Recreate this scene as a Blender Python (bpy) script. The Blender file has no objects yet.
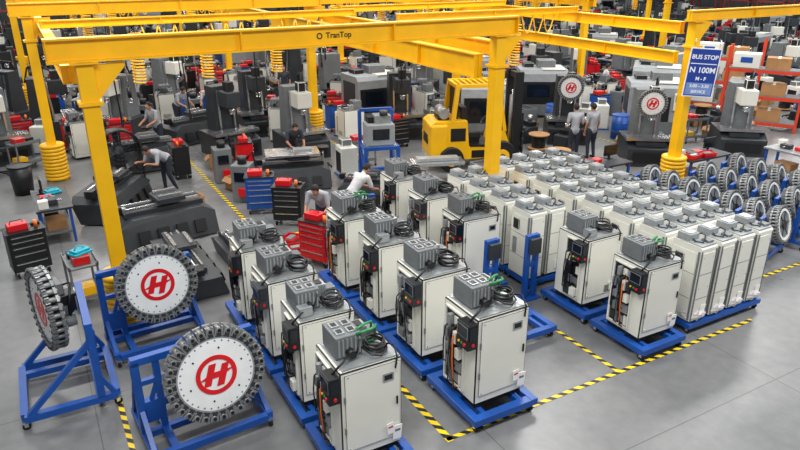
import bpy, bmesh, math, random
from mathutils import Vector, Matrix, Euler
random.seed(7)
sc=bpy.context.scene
COL=sc.collection
def lin(c):
    c=c/255.0
    return c/12.92 if c<=.04045 else ((c+.055)/1.055)**2.4
def M(name,rgb,rough=.5,metal=0.0,var=.12,scale=6.0,alpha=1):
    m=bpy.data.materials.new(name); m.use_nodes=True
    nt=m.node_tree; b=nt.nodes['Principled BSDF']
    b.inputs['Roughness'].default_value=rough; b.inputs['Metallic'].default_value=metal; b.inputs['Alpha'].default_value=alpha
    c=[lin(x) for x in rgb]
    tc=nt.nodes.new('ShaderNodeTexCoord'); n=nt.nodes.new('ShaderNodeTexNoise')
    n.inputs['Scale'].default_value=scale; n.inputs['Detail'].default_value=3
    nt.links.new(tc.outputs['Object'],n.inputs['Vector'])
    r=nt.nodes.new('ShaderNodeValToRGB')
    r.color_ramp.elements[0].position=.3; r.color_ramp.elements[1].position=.7
    r.color_ramp.elements[0].color=[x*(1-var) for x in c]+[1]
    r.color_ramp.elements[1].color=[min(1,x*(1+var*.6)) for x in c]+[1]
    nt.links.new(n.outputs['Fac'],r.inputs['Fac']); nt.links.new(r.outputs['Color'],b.inputs['Base Color'])
    return m
YEL=M('yellow_paint',(246,186,6),.38,0,.08,2)
BLUE=M('blue_paint',(18,76,158),.38,0,.15,4)
WHITE=M('offwhite_paint',(223,222,212),.42,0,.05,2)
PLATE=M('white_plate',(226,228,228),.35,0,.05,5)
GREY=M('grey_paint',(108,112,114),.5,0,.12,6)
MGREY=M('mid_grey_panel',(150,154,156),.5,0,.1,6)
LGREY=M('light_grey_metal',(165,169,171),.35,.5,.15,10)
DGREY=M('dark_casting',(44,48,52),.45,0,.2,4)
BLACK=M('black_plastic',(18,19,22),.45,0,.2,8)
RUB=M('black_rubber',(14,14,15),.7,0,.2,8)
STEEL=M('bright_steel',(205,208,210),.22,.9,.1,12)
CHROME=M('pocket_metal',(195,198,200),.3,.6,.2,20)
POCK=M('pocket_dull_metal',(140,142,142),.42,.45,.3,14)
RED=M('red_paint',(205,20,28),.35,0,.12,5)
RACKRED=M('rack_orange_red',(205,62,32),.45,0,.12,5)
GREEN=M('green_hose',(28,130,70),.4,0,.1,5)
TEAL=M('teal_plastic',(20,160,180),.4,0,.1,5)
PAPER=M('paper',(240,240,238),.7,0,.03,9)
CARD=M('cardboard',(170,125,80),.8,0,.1,5)
SCREEN=M('screen_glass',(16,24,34),.12,0,.1,5)
ORANGE=M('orange_plastic',(235,110,20),.4,0,.1,5)
WRAP=M('plastic_wrap',(228,222,224),.25,0,.1,14,.6)
SKIN=M('skin',(176,122,92),.55,0,.05,9)
HAIR=M('hair_dark',(28,22,20),.7,0,.2,30)
SHIRT=M('shirt_grey',(158,160,166),.85,0,.12,9)
SHIRT2=M('shirt_dark',(52,56,66),.85,0,.12,9)
SHIRT3=M('shirt_pale',(205,205,205),.85,0,.1,9)
PANTS=M('trousers_dark',(38,42,56),.85,0,.15,9)
SHOE=M('shoe',(24,22,22),.6,0,.1,9)
LIP=M('lips',(130,66,60),.5,0,.1,9)
SEATM=M('seat_vinyl',(30,30,32),.5,0,.1,9)

KIDS={}
class B:
    def __init__(s,me=None):
        s.bm=bmesh.new(); s.ms=[]; s.T=Matrix()
        if me: s.bm.from_mesh(me); s.ms=list(me.materials)
    def mi(s,m):
        if m not in s.ms: s.ms.append(m)
        return s.ms.index(m)
    def box(s,c,size,m,rot=None,bev=0):
        X=s.T@Matrix.Translation(c)
        if rot: X=X@Euler(rot).to_matrix().to_4x4()
        X=X@Matrix.Diagonal((size[0],size[1],size[2],1))
        g=bmesh.ops.create_cube(s.bm,size=1,matrix=X); vs=g['verts']
        k=s.mi(m); fs={f for v in vs for f in v.link_faces}
        for f in fs: f.material_index=k
        if bev:
            es=list({e for v in vs for e in v.link_edges})
            bmesh.ops.bevel(s.bm,geom=es,offset=bev,segments=2,affect='EDGES',profile=.5)
        return s
    def bar(s,p0,p1,w,m,h=None):
        p0=Vector(p0);p1=Vector(p1);d=p1-p0;L=d.length
        q=d.to_track_quat('X','Z').to_matrix().to_4x4()
        X=s.T@Matrix.Translation((p0+p1)/2)@q@Matrix.Diagonal((L,w,h or w,1))
        g=bmesh.ops.create_cube(s.bm,size=1,matrix=X)
        k=s.mi(m)
        for f in {f for v in g['verts'] for f in v.link_faces}: f.material_index=k
        return s
    def cyl(s,p0,p1,r,m,r2=None,seg=20):
        p0=Vector(p0);p1=Vector(p1);d=p1-p0
        q=Vector((0,0,1)).rotation_difference(d.normalized()).to_matrix().to_4x4()
        X=s.T@Matrix.Translation((p0+p1)/2)@q
        g=bmesh.ops.create_cone(s.bm,cap_ends=True,segments=seg,radius1=r,radius2=r if r2 is None else r2,depth=d.length,matrix=X)
        k=s.mi(m)
        for f in {f for v in g['verts'] for f in v.link_faces}:
            f.material_index=k
            if len(f.verts)<=4: f.smooth=True
        return s
    def ball(s,c,r,m,sc=(1,1,1),sub=2,rot=None):
        X=s.T@Matrix.Translation(c)
        if rot: X=X@Euler(rot).to_matrix().to_4x4()
        X=X@Matrix.Diagonal((sc[0],sc[1],sc[2],1))
        g=bmesh.ops.create_icosphere(s.bm,subdivisions=sub,radius=r,matrix=X)
        k=s.mi(m)
        for f in {f for v in g['verts'] for f in v.link_faces}: f.material_index=k; f.smooth=True
        return s
    def tube(s,pts,r,m,seg=6,closed=False):
        P=[Vector(p) for p in pts]; n=len(P); rings=[]
        k=s.mi(m); up=None
        for i,p in enumerate(P):
            a=P[(i-1)%n] if (i>0 or closed) else p
            b=P[(i+1)%n] if (i<n-1 or closed) else p
            t=(b-a).normalized()
            if up is None:
                up=Vector((0,0,1)) if abs(t.z)<.9 else Vector((1,0,0))
            u=(up-t*up.dot(t)); u=u.normalized() if u.length>1e-6 else t.orthogonal().normalized()
            up=u; w=t.cross(u)
            rings.append([s.bm.verts.new(s.T@(p+r*(math.cos(2*math.pi*j/seg)*u+math.sin(2*math.pi*j/seg)*w))) for j in range(seg)])
        for i in range(n if closed else n-1):
            A=rings[i];Bq=rings[(i+1)%n]
            for j in range(seg):
                f=s.bm.faces.new((A[j],A[(j+1)%seg],Bq[(j+1)%seg],Bq[j])); f.material_index=k; f.smooth=True
        if not closed:
            for R in (rings[0],rings[-1]):
                f=s.bm.faces.new(R); f.material_index=k
        return s
    def torus(s,c,axis,R,r,m,seg=28,sub=8):
        a=Vector(axis).normalized(); u=a.orthogonal().normalized(); w=a.cross(u); c=Vector(c)
        return s.tube([c+R*(math.cos(2*math.pi*i/seg)*u+math.sin(2*math.pi*i/seg)*w) for i in range(seg)],r,m,sub,True)
    def prism(s,pts,d,m):
        d=Vector(d); k=s.mi(m)
        a=[s.bm.verts.new(s.T@Vector(p)) for p in pts]; b=[s.bm.verts.new(s.T@(Vector(p)+d)) for p in pts]
        fs=[s.bm.faces.new(a),s.bm.faces.new(b)]
        n=len(a)
        for i in range(n): fs.append(s.bm.faces.new((a[i],a[(i+1)%n],b[(i+1)%n],b[i])))
        for f in fs: f.material_index=k
        return s
    def annulus(s,c,ri,ro,y0,y1,m,seg=48):
        k=s.mi(m); c=Vector(c); R=[]
        for (r,y) in ((ri,y0),(ro,y0),(ro,y1),(ri,y1)):
            R.append([s.bm.verts.new(s.T@(c+Vector((r*math.cos(2*math.pi*i/seg),y,r*math.sin(2*math.pi*i/seg))))) for i in range(seg)])
        for q in range(4):
            A=R[q];Bq=R[(q+1)%4]
            for i in range(seg):
                f=s.bm.faces.new((A[i],A[(i+1)%seg],Bq[(i+1)%seg],Bq[i])); f.material_index=k
        return s
    def data(s,name):
        bmesh.ops.recalc_face_normals(s.bm,faces=s.bm.faces[:])
        me=bpy.data.meshes.new(name); s.bm.to_mesh(me); s.bm.free()
        for m in s.ms: me.materials.append(m)
        return me
def top(name,label,cat,loc=(0,0,0),rz=0,data=None,group=None):
    o=bpy.data.objects.new(name,data.data(name) if isinstance(data,B) else data)
    o.location=loc; o.rotation_euler=(0,0,math.radians(rz)); o['label']=label; o['category']=cat
    if group: o['group']=group
    if o.type=='EMPTY': o.empty_display_size=.2
    COL.objects.link(o); KIDS[o.name]=[]
    return o
def part(par,name,b,loc=(0,0,0),rot=(0,0,0),label=None):
    o=bpy.data.objects.new(name,b.data(name) if isinstance(b,B) else b)
    o.location=loc; o.rotation_euler=rot; o.parent=par
    if label: o['label']=label
    COL.objects.link(o); KIDS[o.name]=[]; KIDS[par.name].append(o)
    return o
def dup(src,loc=None,rz=None,par=None,label=None,scale=None):
    o=src.copy()
    if loc is not None: o.location=loc
    if rz is not None: o.rotation_euler=(src.rotation_euler[0],src.rotation_euler[1],math.radians(rz))
    if scale: o.scale=(scale,)*3
    if par is not None: o.parent=par
    if label: o['label']=label
    COL.objects.link(o); KIDS[o.name]=[]
    for k in KIDS[src.name]:
        KIDS[o.name].append(dup(k,par=o))
    return o
def flat(root,name,skip=()):
    """one mesh of a whole template, for far copies"""
    bm=bmesh.new(); ms=[]
    def rec(o,X):
        if o.name.split('.')[0] in skip: return
        if o.type=='MESH':
            n0=len(bm.faces); v0=len(bm.verts)
            bm.from_mesh(o.data); bm.verts.ensure_lookup_table(); bm.faces.ensure_lookup_table()
            for v in bm.verts[v0:]: v.co=X@v.co
            for f in bm.faces[n0:]:
                mm=o.data.materials[f.material_index]
                if mm not in ms: ms.append(mm)
                f.material_index=ms.index(mm)
        for k in KIDS[o.name]:
            rec(k,X@Matrix.Translation(k.location)@k.rotation_euler.to_matrix().to_4x4())
    rec(root,Matrix())
    me=bpy.data.meshes.new(name); bm.to_mesh(me); bm.free()
    for m in ms: me.materials.append(m)
    return me
def textmesh(s,size,m,ext=.004,align='CENTER',off=.004):
    c=bpy.data.curves.new('text','FONT'); c.body=s; c.size=size; c.extrude=ext; c.align_x=align; c.align_y='CENTER'; c.offset=off
    o=bpy.data.objects.new('text',c); COL.objects.link(o)
    dg=bpy.context.evaluated_depsgraph_get(); me=bpy.data.meshes.new_from_object(o.evaluated_get(dg))
    bpy.data.objects.remove(o); me.materials.clear(); me.materials.append(m); return me

# ---------------------------------------------------------------- shell
def struct(name,b,loc=(0,0,0)):
    o=bpy.data.objects.new(name,b.data(name)); o.location=loc; o['kind']='structure'; COL.objects.link(o); return o
fm=bpy.data.materials.new('polished_concrete'); fm.use_nodes=True; nt=fm.node_tree; bs=nt.nodes['Principled BSDF']
tc=nt.nodes.new('ShaderNodeTexCoord')
n1=nt.nodes.new('ShaderNodeTexNoise'); n1.inputs['Scale'].default_value=.35; n1.inputs['Detail'].default_value=6; n1.inputs['Roughness'].default_value=.55
n2=nt.nodes.new('ShaderNodeTexNoise'); n2.inputs['Scale'].default_value=5; n2.inputs['Detail'].default_value=6
for n in (n1,n2): nt.links.new(tc.outputs['Object'],n.inputs['Vector'])
mx=nt.nodes.new('ShaderNodeMix'); mx.data_type='FLOAT'; mx.inputs[0].default_value=.35
nt.links.new(n1.outputs['Fac'],mx.inputs[2]); nt.links.new(n2.outputs['Fac'],mx.inputs[3])
rp=nt.nodes.new('ShaderNodeValToRGB'); rp.color_ramp.elements[0].position=.34; rp.color_ramp.elements[1].position=.68
rp.color_ramp.elements[0].color=[lin(100),lin(101),lin(102),1]; rp.color_ramp.elements[1].color=[lin(128),lin(128),lin(128),1]
nt.links.new(mx.outputs[0],rp.inputs['Fac'])
br=nt.nodes.new('ShaderNodeTexBrick'); br.offset=0; br.inputs['Scale'].default_value=1; br.inputs['Mortar Size'].default_value=.008
br.inputs['Brick Width'].default_value=4.6; br.inputs['Row Height'].default_value=4.6
br.inputs['Color1'].default_value=(1,1,1,1); br.inputs['Color2'].default_value=(1,1,1,1); br.inputs['Mortar'].default_value=(.5,.5,.5,1)
nt.links.new(tc.outputs['Object'],br.inputs['Vector'])
ml=nt.nodes.new('ShaderNodeMix'); ml.data_type='RGBA'; ml.blend_type='MULTIPLY'; ml.inputs[0].default_value=1
nt.links.new(rp.outputs['Color'],ml.inputs[6]); nt.links.new(br.outputs['Color'],ml.inputs[7])
nt.links.new(ml.outputs[2],bs.inputs['Base Color'])
mr=nt.nodes.new('ShaderNodeMapRange'); mr.inputs[3].default_value=.22; mr.inputs[4].default_value=.38
nt.links.new(n1.outputs['Fac'],mr.inputs[0]); nt.links.new(mr.outputs[0],bs.inputs['Roughness'])
struct('floor',B().box((30,30,-.1),(80,80,.2),fm),(0,0,0))
WALL=M('wall_paint',(92,97,100),.8,0,.06,.4)
struct('wall_back',B().box((30,66,4.5),(80,.3,9),WALL))
struct('wall_right',B().box((66,30,4.5),(.3,80,9),WALL))
tm=bpy.data.materials.new('hazard_tape'); tm.use_nodes=True; nt=tm.node_tree; bs=nt.nodes['Principled BSDF']; bs.inputs['Roughness'].default_value=.45
tc=nt.nodes.new('ShaderNodeTexCoord'); sp=nt.nodes.new('ShaderNodeSeparateXYZ'); nt.links.new(tc.outputs['Object'],sp.inputs[0])
ad=nt.nodes.new('ShaderNodeMath'); ad.operation='ADD'; nt.links.new(sp.outputs[0],ad.inputs[0]); nt.links.new(sp.outputs[1],ad.inputs[1])
mu=nt.nodes.new('ShaderNodeMath'); mu.operation='MULTIPLY'; mu.inputs[1].default_value=4.6; nt.links.new(ad.outputs[0],mu.inputs[0])
fr=nt.nodes.new('ShaderNodeMath'); fr.operation='FRACT'; nt.links.new(mu.outputs[0],fr.inputs[0])
gt=nt.nodes.new('ShaderNodeMath'); gt.operation='GREATER_THAN'; gt.inputs[1].default_value=.48; nt.links.new(fr.outputs[0],gt.inputs[0])
mc=nt.nodes.new('ShaderNodeMix'); mc.data_type='RGBA'; mc.inputs[6].default_value=(.015,.015,.015,1); mc.inputs[7].default_value=(lin(240),lin(205),lin(20),1)
nt.links.new(gt.outputs[0],mc.inputs[0]); nt.links.new(mc.outputs[2],bs.inputs['Base Color'])
tapes=[(.33,5.9,.33,9.3),(4.08,5.92,4.08,45),(7.25,5.92,7.25,13.5),(4.08,5.92,10.5,5.92),(11.7,6.9,11.7,13.5),(11.7,6.9,22,6.9),(4.08,13.7,11.6,13.7),(9.0,19,9.0,45),(17.6,8,17.6,40)]
for i,(x0,y0,x1,y1) in enumerate(tapes):
    w=.05 if i==1 else .036
    struct('trim_%d'%(i+1),B().box(((x0+x1)/2,(y0+y1)/2,.003+.001*(i%2)),(abs(x1-x0)+2*w,abs(y1-y0)+2*w,.004),tm))

# ---------------------------------------------------------------- dolly
def dolly(w,d,label='low blue steel dolly on black casters'):
    r=top('equipment_dolly',label,'cart',group='blue dollies')
    b=B()
    for x in (-w/2+.05,w/2-.05): b.box((x,0,.155),(.1,d,.09),BLUE,bev=.006)
    for y in (-d/2+.05,0,d/2-.05): b.box((0,y,.153),(w-.2,.1,.086),BLUE)
    b.box((-w/2+.2,0,.15),(.06,d-.1,.07),BLUE); b.box((w/2-.2,0,.15),(.06,d-.1,.07),BLUE)
    part(r,'frame',b)
    c=None
    for x in (-w/2+.07,w/2-.07):
        for y in (-d/2+.07,d/2-.07):
            if c is None:
                bb=B(); bb.box((0,0,.104),(.09,.08,.014),STEEL); bb.box((-.03,0,.075),(.006,.05,.06),STEEL); bb.box((.03,0,.075),(.006,.05,.06),STEEL)
                c=part(r,'caster',bb,(x,y,0))
                part(c,'wheel',B().cyl((-.022,0,.05),(.022,0,.05),.05,RUB,seg=18).cyl((-.028,0,.05),(.028,0,.05),.015,STEEL,seg=10))
            else:
                n=dup(c,loc=(x,y,0),par=r); KIDS[r.name].append(n)
    return r
# ---------------------------------------------------------------- machine cabinet
def cabinet(v=0):
    r=top('electrical_cabinet',['off-white machine cabinet with black cable coil and grey drive box','off-white machine cabinet with green hoses and exposed wiring modules','off-white machine cabinet with wiring modules and looped black cables'][v],'machine',group='machine cabinets on blue dollies')
    rnd=random.Random(3+v)
    b=B(); b.box((.02,0,.03),(.70,.56,.06),BLACK)
    b.box((.02,0,.62),(.76,.60,1.12),WHITE,bev=.014)
    b.box((.03,-.306,.66),(.68,.012,.98),WHITE,bev=.004)
    if v!=1:
        for i in range(6): b.box((.2,-.314,.2+i*.022),(.2,.004,.009),BLACK)
    else:
        b.box((.22,-.314,.98),(.14,.006,.1),LGREY); b.box((.22,-.318,.98),(.1,.004,.06),BLACK)
    for x in (-.27,.33):
        for z in (.2,1.12): b.cyl((x,-.316,z),(x,-.31,z),.009,STEEL,seg=8)
    for z in (.45,.85): b.box((-.315,-.314,z),(.02,.01,.08),GREY)
    b.box((.33,-.316,.65),(.02,.016,.1),BLACK)
    for i in range(5): b.box((.403,-.05,.3+i*.03),(.004,.3,.012),GREY)
    b.box((.03,0,1.19),(.70,.56,.02),LGREY)
    part(r,'body',b)
    ya,yb_=((-.14,.22),(-.1,.24),(-.2,.1))[v]; yc=(ya+yb_)/2
    b=B(); b.box((-.365,yc,.62),(.012,yb_-ya,.96),BLACK,bev=.003)
    for y in (ya,yb_): b.box((-.375,y,.62),(.03,.02,1.0),WHITE)
    for z in (.13,1.11): b.box((-.375,yc,z),(.03,yb_-ya,.02),WHITE)
    for i in range(5):
        z=.24+i*.19
        y=ya+.02
        while y<yb_-.05:
            w=rnd.choice([.05,.07,.1]); m=rnd.choice([GREY,BLACK,WHITE,LGREY,LGREY,WHITE,DGREY])
            dp=rnd.choice([.02,.04,.07]); h=rnd.choice([.1,.13,.15])
            if y+w<yb_-.01: b.box((-.37-dp/2,y+w/2,z),(dp,w,h),m)
            y+=w+.015
    part(r,'wiring_panel',b)
    b=B(); b.box((-.43,-.21,.99),(.14,.2,.32),DGREY if v==0 else BLACK,bev=.008); b.box((-.503,-.21,1.05),(.004,.16,.13),SCREEN); b.box((-.5,-.21,1.05),(.003,.18,.15),LGREY)
    b.cyl((-.5,-.26,.9),(-.52,-.26,.9),.02,RED,seg=12); b.cyl((-.5,-.21,.9),(-.515,-.21,.9),.014,GREEN,seg=12); b.cyl((-.5,-.16,.9),(-.515,-.16,.9),.014,YEL,seg=12)
    b.box((-.43,-.313,1.04),(.1,.006,.16),SCREEN); b.cyl((-.43,-.31,.9),(-.43,-.325,.9),.02,RED,seg=12)
    part(r,'control_box',b)
    for k in range(6):
        y0=rnd.uniform(ya+.03,yb_-.03);y1=rnd.uniform(ya+.03,yb_-.03);z0=rnd.uniform(.85,1.0);z1=rnd.uniform(.15,.5)
        part(r,'wire',B().tube([(-.37,y0,z0),(-.46,y0*.6+y1*.4,z0-.1),(-.47,y1*.7+y0*.3,(z0+z1)/2),(-.45,y1,z1),(-.38,y1,z1-.05)],.009,ORANGE if k==4 and v==1 else rnd.choice([BLACK,BLACK,GREY]),5))
    b=B(); b.box((-.14,.06,1.2+.14),(.32,.34,.26),GREY,bev=.01)
    for i in range(6): b.box((-.265+i*.05,-.115,1.34),(.02,.012,.2),LGREY)
    for i in range(2):
        for j in range(2): b.box((-.21+i*.14,-.01+j*.14,1.475),(.1,.1,.02),LGREY); b.box((-.21+i*.14,-.01+j*.14,1.487),(.06,.06,.006),BLACK)
    b.cyl((-.14,-.1,1.28),(-.14,-.19,1.28),.05,BLACK)
    if v==2: b.box((-.22,-.18,1.26),(.18,.12,.12),LGREY,bev=.01)
    part(r,'drive_unit',b)
    cx=.2
    b=B()
    for i in range(6): b.torus((cx+rnd.uniform(-.015,.015),-.06+rnd.uniform(-.02,.02),1.215+i*.02),(rnd.uniform(-.18,.18),rnd.uniform(-.18,.18),1),.125+rnd.uniform(-.025,.015),.012,BLACK,22,6)
    b.tube([(.09,0,1.25),(.03,-.05,1.33),(0,-.1,1.4),(-.05,-.16,1.38),(-.1,-.2,1.3)],.012,BLACK)
    b.tube([(.3,-.1,1.25),(.36,-.2,1.28),(.34,-.3,1.2),(.3,-.33,1.08)],.011,BLACK)
    b.tube([(-.2,-.2,1.3),(-.3,-.25,1.27),(-.38,-.24,1.2),(-.42,-.21,1.12)],.013,BLACK)
    b.tube([(0,-.12,1.3),(.06,-.24,1.26),(.16,-.27,1.24),(.26,-.22,1.25),(.33,-.1,1.23)],.011,BLACK)
    part(r,'cable_coil',b)
    if v==1:
        b=B(); b.tube([(-.05,-.1,1.46),(.08,-.14,1.50),(.2,-.05,1.44),(.3,.08,1.38),(.33,.16,1.22)],.016,GREEN); b.tube([(-.05,-.05,1.47),(.1,-.02,1.5),(.25,.1,1.42),(.3,.2,1.22)],.016,GREEN)
        b.torus((.2,.1,1.23),(.1,.1,1),.08,.013,GREEN,18,6)
        part(r,'hose',b)
    b=B(); b.box((.12,.2,1.28),(.18,.16,.18),LGREY,bev=.01); b.box((.28,.21,1.24),(.14,.13,.1),GREY,bev=.006); b.box((.12,.2,1.375),(.1,.1,.012),BLACK); part(r,'junction_box',b)
    part(r,'paper_tag',B().box((.33,-.322,.22),(.11,.006,.19),PAPER,rot=(.04,.05,0)).box((.33,-.327,.25),(.07,.002,.03),GREY,rot=(.04,.05,0)))
    if v!=0: part(r,'paper_tag',B().box((.24,-.324,.30),(.09,.005,.15),PAPER,rot=(.03,-.12,0)).box((.24,-.328,.32),(.06,.002,.02),RED,rot=(.03,-.12,0)))
    return r
d0=dolly(.92,1.0)
CB=[cabinet(0),cabinet(1),cabinet(2)]
used=set(); du=False
pos=[(2.92,6.3,1.12,1),(2.92,7.6,1.12,2),(2.92,8.9,1.12,0),(2.92,10.18,1.12,2),(4.95,6.42,1.18,1),(4.93,7.78,1.18,0),(4.91,9.12,1.18,2),(4.9,10.46,1.18,1),
     (6.85,9.5,1.14,1),(6.85,10.8,1.14,0),(6.88,12.1,1.14,2),(8.25,6.5,1.1,1),(8.25,7.8,1.1,2)]
for i,(x,y,s,v) in enumerate(pos):
    dd=d0 if not du else dup(d0); du=True
    dd.location=(x,y,0); dd.scale=(s,s*1.06,s)
    rz=random.uniform(-2,2); src=CB[v]
    o=src if v not in used else dup(src); used.add(v)
    o.location=(x,y,.2*s); o.rotation_euler[2]=math.radians(rz); o.scale=(s*.96,s*1.12,s)
dup(d0,loc=(6.6,7.75,0),label='empty blue steel dolly on black casters',scale=1.1)
# ---------------------------------------------------------------- narrow casings
def casing():
    r=top('spindle_casing','slim boxy off-white machine casing with grey top fittings','machine',group='slim white casings')
    b=B(); b.prism([(-.18,-.27,.03),(-.18,.27,.03),(-.18,.27,1.30),(-.18,-.24,1.30),(-.18,-.27,1.27)],(.36,0,0),WHITE)
    b.box((.0,0,.015),(.32,.48,.03),BLACK)
    b.box((-.185,.02,.62),(.01,.44,1.14),WHITE,bev=.003); b.box((.0,-.275,.62),(.29,.01,1.16),WHITE,bev=.003)
    for z in (.42,.84): b.box((0,-.281,z),(.29,.003,.008),GREY); b.box((-.191,.02,z),(.003,.44,.008),GREY)
    for x in (-.165,.165): b.box((x,-.274,.64),(.022,.012,1.2),GREY)
    b.box((-.188,-.235,.64),(.014,.03,1.18),GREY); b.box((-.195,.1,1.02),(.03,.16,.2),BLACK,bev=.005); b.box((-.195,.12,.6),(.02,.1,.3),LGREY)
    for x in (-.11,.11):
        for z in (.12,.6,1.12): b.cyl((x,-.284,z),(x,-.279,z),.008,STEEL,seg=8)
    part(r,'body',b)
    b=B(); b.box((0,0,1.31),(.33,.5,.02),MGREY); b.box((-.04,.12,1.37),(.22,.24,.1),MGREY,bev=.01); b.box((-.04,.12,1.425),(.16,.18,.012),LGREY); b.box((.09,-.14,1.34),(.12,.14,.05),GREY,bev=.008); part(r,'top_fitting',b)
    b=B(); b.tube([(.1,.1,1.33),(.14,.02,1.39),(.08,-.1,1.40),(-.06,-.18,1.34),(-.12,-.08,1.34),(-.06,.0,1.34)],.012,BLACK); part(r,'cable',b)
    b=B(); b.box((.06,-.292,.2),(.12,.006,.18),PAPER,rot=(.03,.08,0)); part(r,'paper_tag',b)
    return r
cs=casing(); fc=True
wd=dolly(1.96,.66,'wide low blue steel dolly on black casters'); fw=True
def wrap(par):
    rr=random.Random(5); b=B(); b.ball((0,-.12,.12),.27,WRAP,(.8,.85,.45),3)
    for v in b.bm.verts: v.co+=Vector((rr.uniform(-.03,.03),rr.uniform(-.03,.03),rr.uniform(-.02,.03)))
    for f in b.bm.faces: f.smooth=False
    return part(par,'plastic_wrap',b)
CX=(9.32,9.82,10.32,10.82); CY=[6.45+.73*i for i in range(8)]
for j,y in enumerate(CY):
    if fw: wd.location=(10.07,y,0); fw=False
    else: dup(wd,loc=(10.07,y,0))
    for x in CX:
        o=cs if fc else dup(cs,loc=(x,y,.2),rz=random.uniform(-1.5,1.5))
        if fc: cs.location=(x,y,.2)
        fc=False; o.scale=(1.08,1.05,1.08)
for o in [o for o in COL.objects if o.name.startswith('spindle_casing')]:
    if abs(o.location.y-6.45)<.01: wrap(o)
base=[o for o in COL.objects if o.name.startswith('spindle_casing') and abs(o.location.y-7.18)<.01][0]
for j in range(4):
    y=9.1+j*.76
    dup(d0,loc=(8.2,y,0)).scale=(.97,.7,.93)
    for x in (7.95,8.42): dup(base,loc=(x,y,.187),rz=random.uniform(-1.5,1.5)).scale=(1.05,1.05,1.06)
# ---------------------------------------------------------------- carousel
def carousel(n=32):
    r=top('tool_carousel','round white tool carousel with red emblem and ring of tool pockets','machine part',group='tool carousels')
    b=B(); b.cyl((0,-.03,0),(0,.02,0),.535,PLATE,seg=64); b.annulus((0,0,0),.50,.53,-.034,-.03,LGREY,64)
    for i in range(n):
        a=2*math.pi*(i+.5)/n; b.cyl((.47*math.cos(a),-.034,.47*math.sin(a)),(.47*math.cos(a),-.029,.47*math.sin(a)),.012,GREY,seg=8)
    for i in range(6):
        a=2*math.pi*i/6+.3; b.cyl((.37*math.cos(a),-.035,.37*math.sin(a)),(.37*math.cos(a),-.029,.37*math.sin(a)),.014,BLACK,seg=8)
    part(r,'disc',b)
    b=B(); b.annulus((0,0,0),.212,.272,-.038,-.031,RED,64)
    def P(pts,d=0): b.prism([(x,-.0375-d,z) for x,z in pts],(0,.0075+d,0),RED)
    P([(-.185,-.13),(-.09,-.13),(.015,.16),(-.08,.16)])
    P([(-.015,-.16),(.08,-.16),(.185,.13),(.09,.13)],.0008)
    P([(-.235,-.04),(.06,-.04),(.235,.04),(-.06,.04)],.0016)
    part(r,'emblem',b,label='bold red round emblem with a slanted H')
    b=B(); b.cyl((0,.02,0),(0,.14,0),.5,DGREY,seg=48); b.cyl((0,.14,0),(0,.3,0),.26,GREY); b.box((.12,.32,.1),(.26,.24,.26),BLACK,bev=.01); b.box((-.12,.28,-.02),(.34,.14,.4),LGREY,bev=.01)
    b.cyl((.25,.14,-.2),(.25,.36,-.2),.09,GREY); b.box((0,.22,.3),(.34,.16,.2),GREY,bev=.01); b.tube([(.1,.3,.35),(.2,.4,.4),(.3,.3,.1),(.25,.3,-.2)],.02,BLACK)
    part(r,'housing',b)
    first=None
    for i in range(n):
        a=2*math.pi*i/n
        if first is None:
            bb=B(); bb.box((.575,.05,0),(.11,.19,.085),DGREY,bev=.008); bb.box((.6,-.02,.042),(.12,.06,.02),POCK); bb.box((.6,-.02,-.042),(.12,.06,.02),POCK)
            bb.cyl((.61,-.06,0),(.61,.16,0),.038,POCK,seg=12); bb.cyl((.61,-.07,0),(.61,-.06,0),.025,BLACK,seg=10)
            bb.box((.595,.12,0),(.12,.04,.1),POCK)
            first=part(r,'tool_pocket',bb)
        else:
            k=dup(first,par=r); k.rotation_euler=(0,-a,0); KIDS[r.name].append(k)
    return r
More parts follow.
